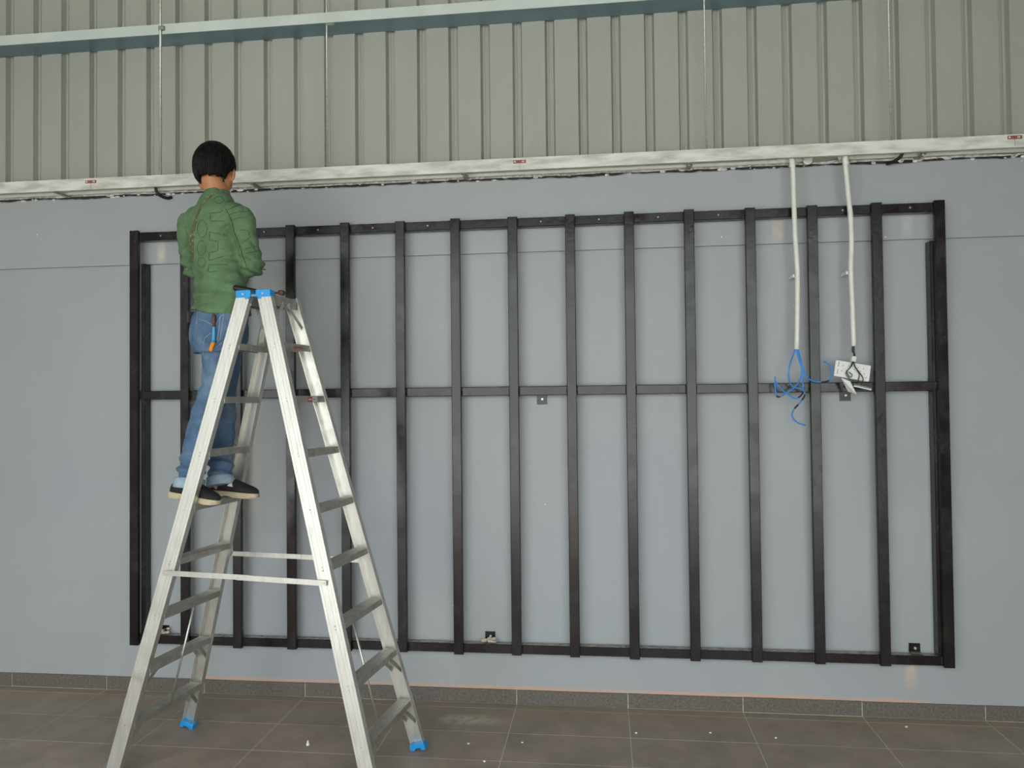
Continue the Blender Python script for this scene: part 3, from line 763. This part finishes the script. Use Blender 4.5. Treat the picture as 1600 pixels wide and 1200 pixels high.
shirt = relink('shirt', sm, 'shirt', person)
# --- jeans
jn = MB()
jn.loft([ering(c, d, hw, hd, 30) for c, d, hw, hd in ((at(341, 552, -.745), 50, .125, .105), (at(341, 532, -.745), 50, .158, .125), (at(342, 512, -.745), 52, .158, .124), (at(344, 494, -.745), 56, .146, .112), (at(346, 482, -.745), 60, .128, .092), (at(346, 470, -.745), 60, .118, .082))])
for leg in (RLEG, LLEG): jn.tube([p for p, r in leg], [r for p, r in leg], 22, 4)
jn.ell(at(312, 520, -.735), (.035, .05, .075)); jn.ell(at(337, 528, -.80), (.085, .06, .075))
jm = solidify(jn, .0065, 5, 'jeans')
KN = [RLEG[3][0], LLEG[3][0]]; AN = [RLEG[-1][0], LLEG[-1][0]]
def jean_fold(p, n):
    q = .005*noise.noise((p.x*9, p.y*9, p.z*6))
    for i, e in enumerate(KN):
        dd = (p-e).length
        q += .0055*math.exp(-(dd/.11)**2)*math.sin(p.z*75+p.x*35+2*noise.noise(p*6))
    for e in AN:
        dz = p.z-e.z
        if (p-e).length < .25 and dz > .02: q += .005*math.exp(-((dz-.09)/.06)**2)*math.sin(p.z*110+p.y*25+2*noise.noise(p*9))
    q += .007*(abs(noise.noise((p.x*7, p.y*7+p.z*5, p.z*4)))-.25)
    q -= .004*max(0, 1-abs(noise.noise((p.x*9+p.z*8, p.y*9, p.z*9)))*8)
    return q
wrinkle(jm, jean_fold)
jeans = relink('jeans', jm, 'denim', person)
for leg in (RLEG, LLEG):                                   # turned-up hems
    (a, ra), (b, rb) = leg[-2], leg[-1]; d = (b-a).normalized()
    c0_ = b-d*.022
    rings = []
    ax = d.orthogonal().normalized(); bx_ = d.cross(ax)
    for s_, r_ in ((-.008, rb+.002), (-.006, rb+.0085), (.010, rb+.0105), (.036, rb+.011), (.041, rb+.007), (.036, rb-.004)):
        rings.append([c0_+d*s_+(ax*math.cos(2*math.pi*k/28)+bx_*math.sin(2*math.pi*k/28))*(r_+.002*noise.noise((k*.7, b.x*9, s_*20))) for k in range(28)])
    obj('turned_up_hem', MB().loft(rings), 'denim_pale', jeans, True)
# details that lie on the cloth, found by dropping survey points onto it
def bvh(o):
    off = world_of(o); return BVHTree.FromPolygons([v.co+off for v in o.data.vertices], [p.vertices[:] for p in o.data.polygons])
bs, bj = bvh(shirt), bvh(jeans)
def drop(tree, u, v, h=.001):
    d = ray(u, v).normalized(); p, n, i, ds = tree.ray_cast(CAM, d)
    if p is None: return None
    if n.dot(d) > 0: n = -n
    return p+n*h
def sewn(tree, pts, r, mat, parent, nm, sub=5, dash=0):
    P = []
    for i in range(len(pts)-1):
        for q in range(sub): P.append((pts[i][0]+(pts[i+1][0]-pts[i][0])*q/sub, pts[i][1]+(pts[i+1][1]-pts[i][1])*q/sub))
    P.append(pts[-1]); W = [drop(tree, *p) for p in P]; runs = [[]]
    for p in W:
        if p is None or (runs[-1] and (p-runs[-1][-1]).length > .04): runs.append([])
        if p is not None: runs[-1].append(p)
    for rn in runs:
        if len(rn) > 1: obj(nm, MB().tube(rn, r, 5), mat, parent)
def z6(pts): return [(270+x/8, 310+y/8) for x, y in pts]
for ln in ([(470, 180), (605, 178), (625, 150)], [(470, 180), (470, 283), (640, 285)], [(680, 465), (460, 418), (460, 520), (565, 540), (565, 652), (455, 680), (452, 778), (640, 722)],
           [(690, 828), (450, 830), (446, 920), (560, 910)], [(690, 145), (790, 95), (900, 75)], [(715, 200), (830, 165), (950, 165)], [(745, 270), (820, 245), (900, 240)], [(830, 395), (940, 400), (965, 490), (870, 552)],
           [(900, 635), (1080, 585)], [(910, 690), (1085, 650)]):
    sewn(bs, z6(ln), .0011, 'stitch', shirt, 'stitched_line')
for cx, cy, rx, ry in ((368, 380, 60, 110), (360, 620, 55, 95), (362, 800, 50, 60), (575, 20, 60, 45)):
    sewn(bs, z6([(cx+rx*math.cos(a*.5236), cy+ry*math.sin(a*.5236)) for a in range(13)]), .0009, 'stitch', shirt, 'stitched_line', 3)
sewn(bs, z6([(660, 130), (700, 200), (745, 300), (775, 440), (830, 560), (870, 700), (920, 850)]), .0016, 'stitch', shirt, 'armhole_seam', 4)
mb = MB(); path = [(333, 304), (326, 309), (318, 317), (312, 327), (307, 340), (303.5, 353), (301, 368), (300, 383), (300.5, 398), (301.5, 412)]; wdt = [1.2, 1.3, 1.5, 1.6, 1.6, 2.2, 3.2, 3.2, 2, 1]
rowz = []
for (u, v), wd_ in zip(path, wdt):
    r = [drop(bs, u+wd_*k/2, v+wd_*k/5, .0022) for k in (-2, -1, 0, 1, 2)]
    if None not in r: rowz.append(r)
if len(rowz) > 2:
    vs_ = [p for r in rowz for p in r]; mb.add(vs_, [(i*5+k, i*5+k+1, i*5+k+6, i*5+k+5) for i in range(len(rowz)-1) for k in range(4)])
    o = obj('olive_stripe', mb, 'stripe', shirt); md = o.modifiers.new('th', 'SOLIDIFY'); md.thickness = .002
def z2(pts): return [(280+x/10, 460+y/10) for x, y in pts]
for ln in ([(310, 385), (420, 420), (530, 485)], [(560, 490), (650, 340), (700, 310)], [(695, 315), (670, 500), (640, 690), (600, 740), (545, 850)], [(370, 940), (372, 800), (400, 680), (500, 600)], [(290, 290), (420, 240), (560, 215), (660, 210)], [(270, 150), (285, 300), (270, 480)], [(545, 850), (660, 760), (770, 640)], [(640, 350), (620, 560), (590, 720)]):
    sewn(bj, z2(ln), .0007, 'thread', jeans, 'seam', 4)
# --- hair
hb = MB()
HCc = hp(-.012, 0, .022)
hb.ell(HCc, (.110, .094, .118), HAX, 96, 72)
b = bmesh.new(); tmp = hb.mesh('hair'); b.from_mesh(tmp)
kill = []
for v in b.verts:
    q = v.co-HCc; f_, r_, u_ = q.dot(HF), q.dot(HR), q.dot(HU)
    jag = .010*noise.noise((f_*60, r_*60, 3))
    low = -.108 if f_ < -.01 else -.075
    low += jag + (.026 if f_ < -.03 and -.046 < r_ < .060 else 0)
    if f_ > .03: low = -.035+jag*.8
    if f_ > .02 and r_ > .03: low = .004+jag
    if f_ > .062: low = .022+jag
    if r_ > .062 and -.026 < f_ < .05: low = max(low, -.026+jag)
    if u_ < low: kill.append(v)
    else:
        v.co += (q.normalized())*(.004*noise.noise((f_*30, r_*30, u_*12))+.002*noise.noise((f_*90, r_*90, u_*20)))
bmesh.ops.delete(b, geom=kill, context='VERTS'); b.to_mesh(tmp); b.free()
for pl in tmp.polygons: pl.use_smooth = True
hair = relink('hair', tmp, 'hair', person)
md = hair.modifiers.new('th', 'SOLIDIFY'); md.thickness = .014; md.offset = -1
st = MB()
for i in range(1300):                                          # locks lying over the cap
    th0 = random.uniform(.05, 1.9); ph = random.uniform(0, 2*math.pi)
    th1 = th0+random.uniform(.35, .8); P = []; ok = True
    dph = random.uniform(-.25, .25)
    for k in range(6):
        th = th0+(th1-th0)*k/5; p_ = ph+dph*k/5
        f_, r_, u_ = .110*math.sin(th)*math.cos(p_), .094*math.sin(th)*math.sin(p_), .118*math.cos(th)
        if f_ > .062 and u_ < .03: ok = False
        if f_ > .02 and r_ > .03 and u_ < .004: ok = False
        if r_ > .060 and -.03 < f_ < .05 and u_ < -.026: ok = False
        lim = -.110 if f_ < -.01 else -.07
        if f_ < -.03 and -.046 < r_ < .06: lim = -.088
        if u_ < lim: ok = False
        k_ = 1.015+.03*math.sin(math.pi*k/5)*random.uniform(.3, 1)
        P.append(HCc+HF*f_*k_+HR*r_*k_+HU*u_*k_)
    if ok: st.tube(P, [.0022, .0028, .0028, .0024, .0016, .0004], 4)
tag(obj('hair_locks', st, 'hair', hair), kind='stuff')
# --- shoes
def shoe(nm):
    heel, d, s, u, L = SH[nm]
    root = None
    secs = [(.0, .024, .030), (.04, .034, .036), (.14, .038, .037), (.30, .036, .036), (.45, .038, .035), (.62, .046, .034), (.78, .047, .033), (.90, .038, .031), (.97, .024, .029), (1.0, .010, .027)]
    rings = []
    for t0, hw, hz in secs:
        bow = .010*math.sin(math.pi*min(1, max(0, (t0-.02)/.62)))**2 if nm == 'L' else .004*math.sin(math.pi*t0)
        lo = (bow if .05 < t0 < .7 else (0.004 if t0 > .93 else 0))
        rings.append([heel+d*L*t0+s*hw*a+u*(lo if b_ == 0 else hz*.82) for a, b_ in ((-1.0, 1), (-1.02, .5), (-.96, 0), (0, 0), (.96, 0), (1.02, .5), (1.0, 1), (0, 1))])
        for i_, (a, b_) in enumerate(((-1.0, 1), (-1.02, .5), (-.96, 0), (0, 0), (.96, 0), (1.02, .5), (1.0, 1), (0, 1))):
            rings[-1][i_] = heel+d*L*t0+s*hw*a+u*(lo+(hz*.82-lo)*b_)
    up = MB(); ur = []
    usec = [(.012, .022, .062), (.05, .032, .072), (.15, .036, .074), (.26, .036, .072), (.38, .037, .080), (.48, .040, .090), (.58, .043, .080), (.70, .045, .068), (.82, .043, .058), (.91, .034, .050), (.97, .021, .042), (.99, .009, .034)]
    for t0, hw, ht in usec:
        base_h = .022; rg = []
        for k in range(13):
            a = math.pi*k/12; rg.append(heel+d*L*t0+s*hw*1.0*math.copysign(abs(math.cos(a))**.7, math.cos(a))+u*(base_h+(ht-base_h)*math.sin(a)**.75))
        ur.append(rg)
    up.loft(ur)
    o = obj('shoe', up, 'shoe', person, True); md = o.modifiers.new('sub', 'SUBSURF'); md.levels = 1; md.render_levels = 1
    so = obj('sole', MB().loft(rings), 'sole', o, True); bevel(so, .002, 2)
    c_ = heel+d*L*.53+u*.062+s*.0395
    tri = [(-.016, -.007), (.014, -.010), (-.002, .014)]
    ex_, ey_ = d, (u*.86-s*.5).normalized(); ez_ = ex_.cross(ey_); ez_ = ez_ if ez_.dot(s) > 0 else -ez_
    mb = MB().prism(tri, c_-ez_*.004, c_+ez_*.004, ex_, ey_); obj('white_patch', mb, 'label_white', o)
    cl = MB(); pts = [heel+d*L*.04+u*.070, heel+d*L*.2+u*.074+s*.032, heel+d*L*.42+u*.088+s*.028, heel+d*L*.48+u*.094, heel+d*L*.42+u*.088-s*.028, heel+d*L*.2+u*.074-s*.032, heel+d*L*.04+u*.070]
    cl.tube(pts, .006, 8, 5); obj('collar', cl, 'shoe', o, True)
shoe('R'); shoe('L')
# --- things he carries
hd = empty('screwdriver', TC, 'thin grey screwdriver held in front of the person, its tip showing past the elbow', 'tool')
tip = TC+TOOLA*((at(414, 421, -.55)-TC).length+.004)
obj('handle', MB().tube([TC-TOOLA*.05, TC-TOOLA*.045, TC+TOOLA*.045, TC+TOOLA*.055], [.008, .012, .012, .007], 12), 'black', hd, True)
obj('shaft', MB().cyl(TC+TOOLA*.05, tip, .004, 8), 'strap_steel', hd, True)
pk = [drop(bj, u, v, .012) for u, v in ((336, 494), (336, 511), (334.5, 533), (330, 547))]
if None not in pk:
    pt = empty('pocket_tool', pk[1], 'blue and orange handled tool hanging from the back pocket of the jeans', 'tool')
    obj('metal_head', MB().tube([pk[0]+(pk[0]-pk[1])*.1, pk[0].lerp(pk[1], .35), pk[1]], [.0075, .0095, .006], 10, 3), 'rust', pt, True)
    obj('blue_grip', MB().tube([pk[1], pk[1].lerp(pk[2], .2), pk[2]], [.006, .0078, .0088], 10, 3), 'handle_blue', pt, True)
    obj('orange_grip', MB().tube([pk[2], pk[2].lerp(pk[3], .35), pk[2].lerp(pk[3], .55), pk[3].lerp(pk[2], .15), pk[3]], [.0088, .0105, .0090, .0105, .004], 10, 3), 'orange', pt, True)
q = at(299, 496, -.742)
o = obj('wallet', MB().rbox(q, .022, .010, .026, .004, (fwd(40)[0], fwd(40)[1], UZ)), 'black', origin=q); bevel(o, .002, 2)
tag(o, 'black wallet poking out of the left pocket of the jeans', 'wallet')
# tool lying across the ladder top
TY = -.862
a0, a1, a2 = at(366, 449.5, TY), at(414, 455, TY), at(440, 457.5, TY)
lt = empty('hammer', (1.955, TY, LH), 'black handled hammer with rusty round head lying across the ladder top', 'hammer')
zb = LH-.012+.012+.0005
for q in (a0, a1, a2): q.z = max(q.z, zb+.006)
a1.z = zb+.012
obj('handle', MB().tube([a0, a0.lerp(a1, .06), a0.lerp(a1, .6), a1], [.010, .0135, .0125, .009], 12, 3), 'black', lt, True)
obj('shaft', MB().tube([a1, a1.lerp(a2, .5), a2], [.0065, .006, .0055], 10), 'rust', lt, True)
obj('head', MB().cyl(a2-UY*.014, a2+UY*.014, .0125, 14), 'rust', lt, True)

# ------------------------------------------------------------------ crumbs on the floor
def chip(u, v, r, lab):
    d = ray(u, v); p = CAM+d*(-CAM.z/d.z); p.z = 0
    mb = MB(); mb.ell(p+UZ*r*.55, (r*random.uniform(.9, 1.4), r*.8, r*.6), nu=6, nv=4)
    for i in range(len(mb.v)): mb.v[i] += Vector((random.uniform(-.15, .15), random.uniform(-.15, .15), random.uniform(0, .15)))*r
    lo = min(v_.z for v_ in mb.v)
    for v_ in mb.v: v_.z -= lo-.0002
    tag(obj('plaster_chip', mb, 'plate', origin=p), lab, 'debris', 'plaster chips on the floor')
mb = MB(); d = ray(481, 1164); p = CAM+d*(-CAM.z/d.z)
mb.loft([[p+UZ*z_+Vector((r_*math.cos(k*1.0472), r_*math.sin(k*1.0472), 0)) for k in range(6)] for z_, r_ in ((.0002, .009), (.006, .0085), (.008, .006), (.018, .004), (.022, .0015))])
tag(obj('plaster_chip', mb, 'plate', origin=p), 'upright white chip on the floor between the ladder legs', 'debris', 'plaster chips on the floor')
for u, v, r, lab in ((732, 1163, .006, 'small white chip just right of the right rear ladder foot'), (816, 1161, .005, 'small white chip on the grout right of the dust patch'), (757, 1191, .007, 'pale chip near the bottom edge of the photo'),
                     (1212, 1154, .006, 'white chip on the first full tile row at right'), (1416, 1137, .007, 'largest white crumb on the floor at far right'), (994, 1146, .005, 'tiny white crumb beside the grout crossing'),
                     (1110, 1146, .005, 'pale crumb left of the white chip on the right'), (540, 1108, .004, 'tiny pale crumb seen between the ladder sections')):
    chip(u, v, r, lab)
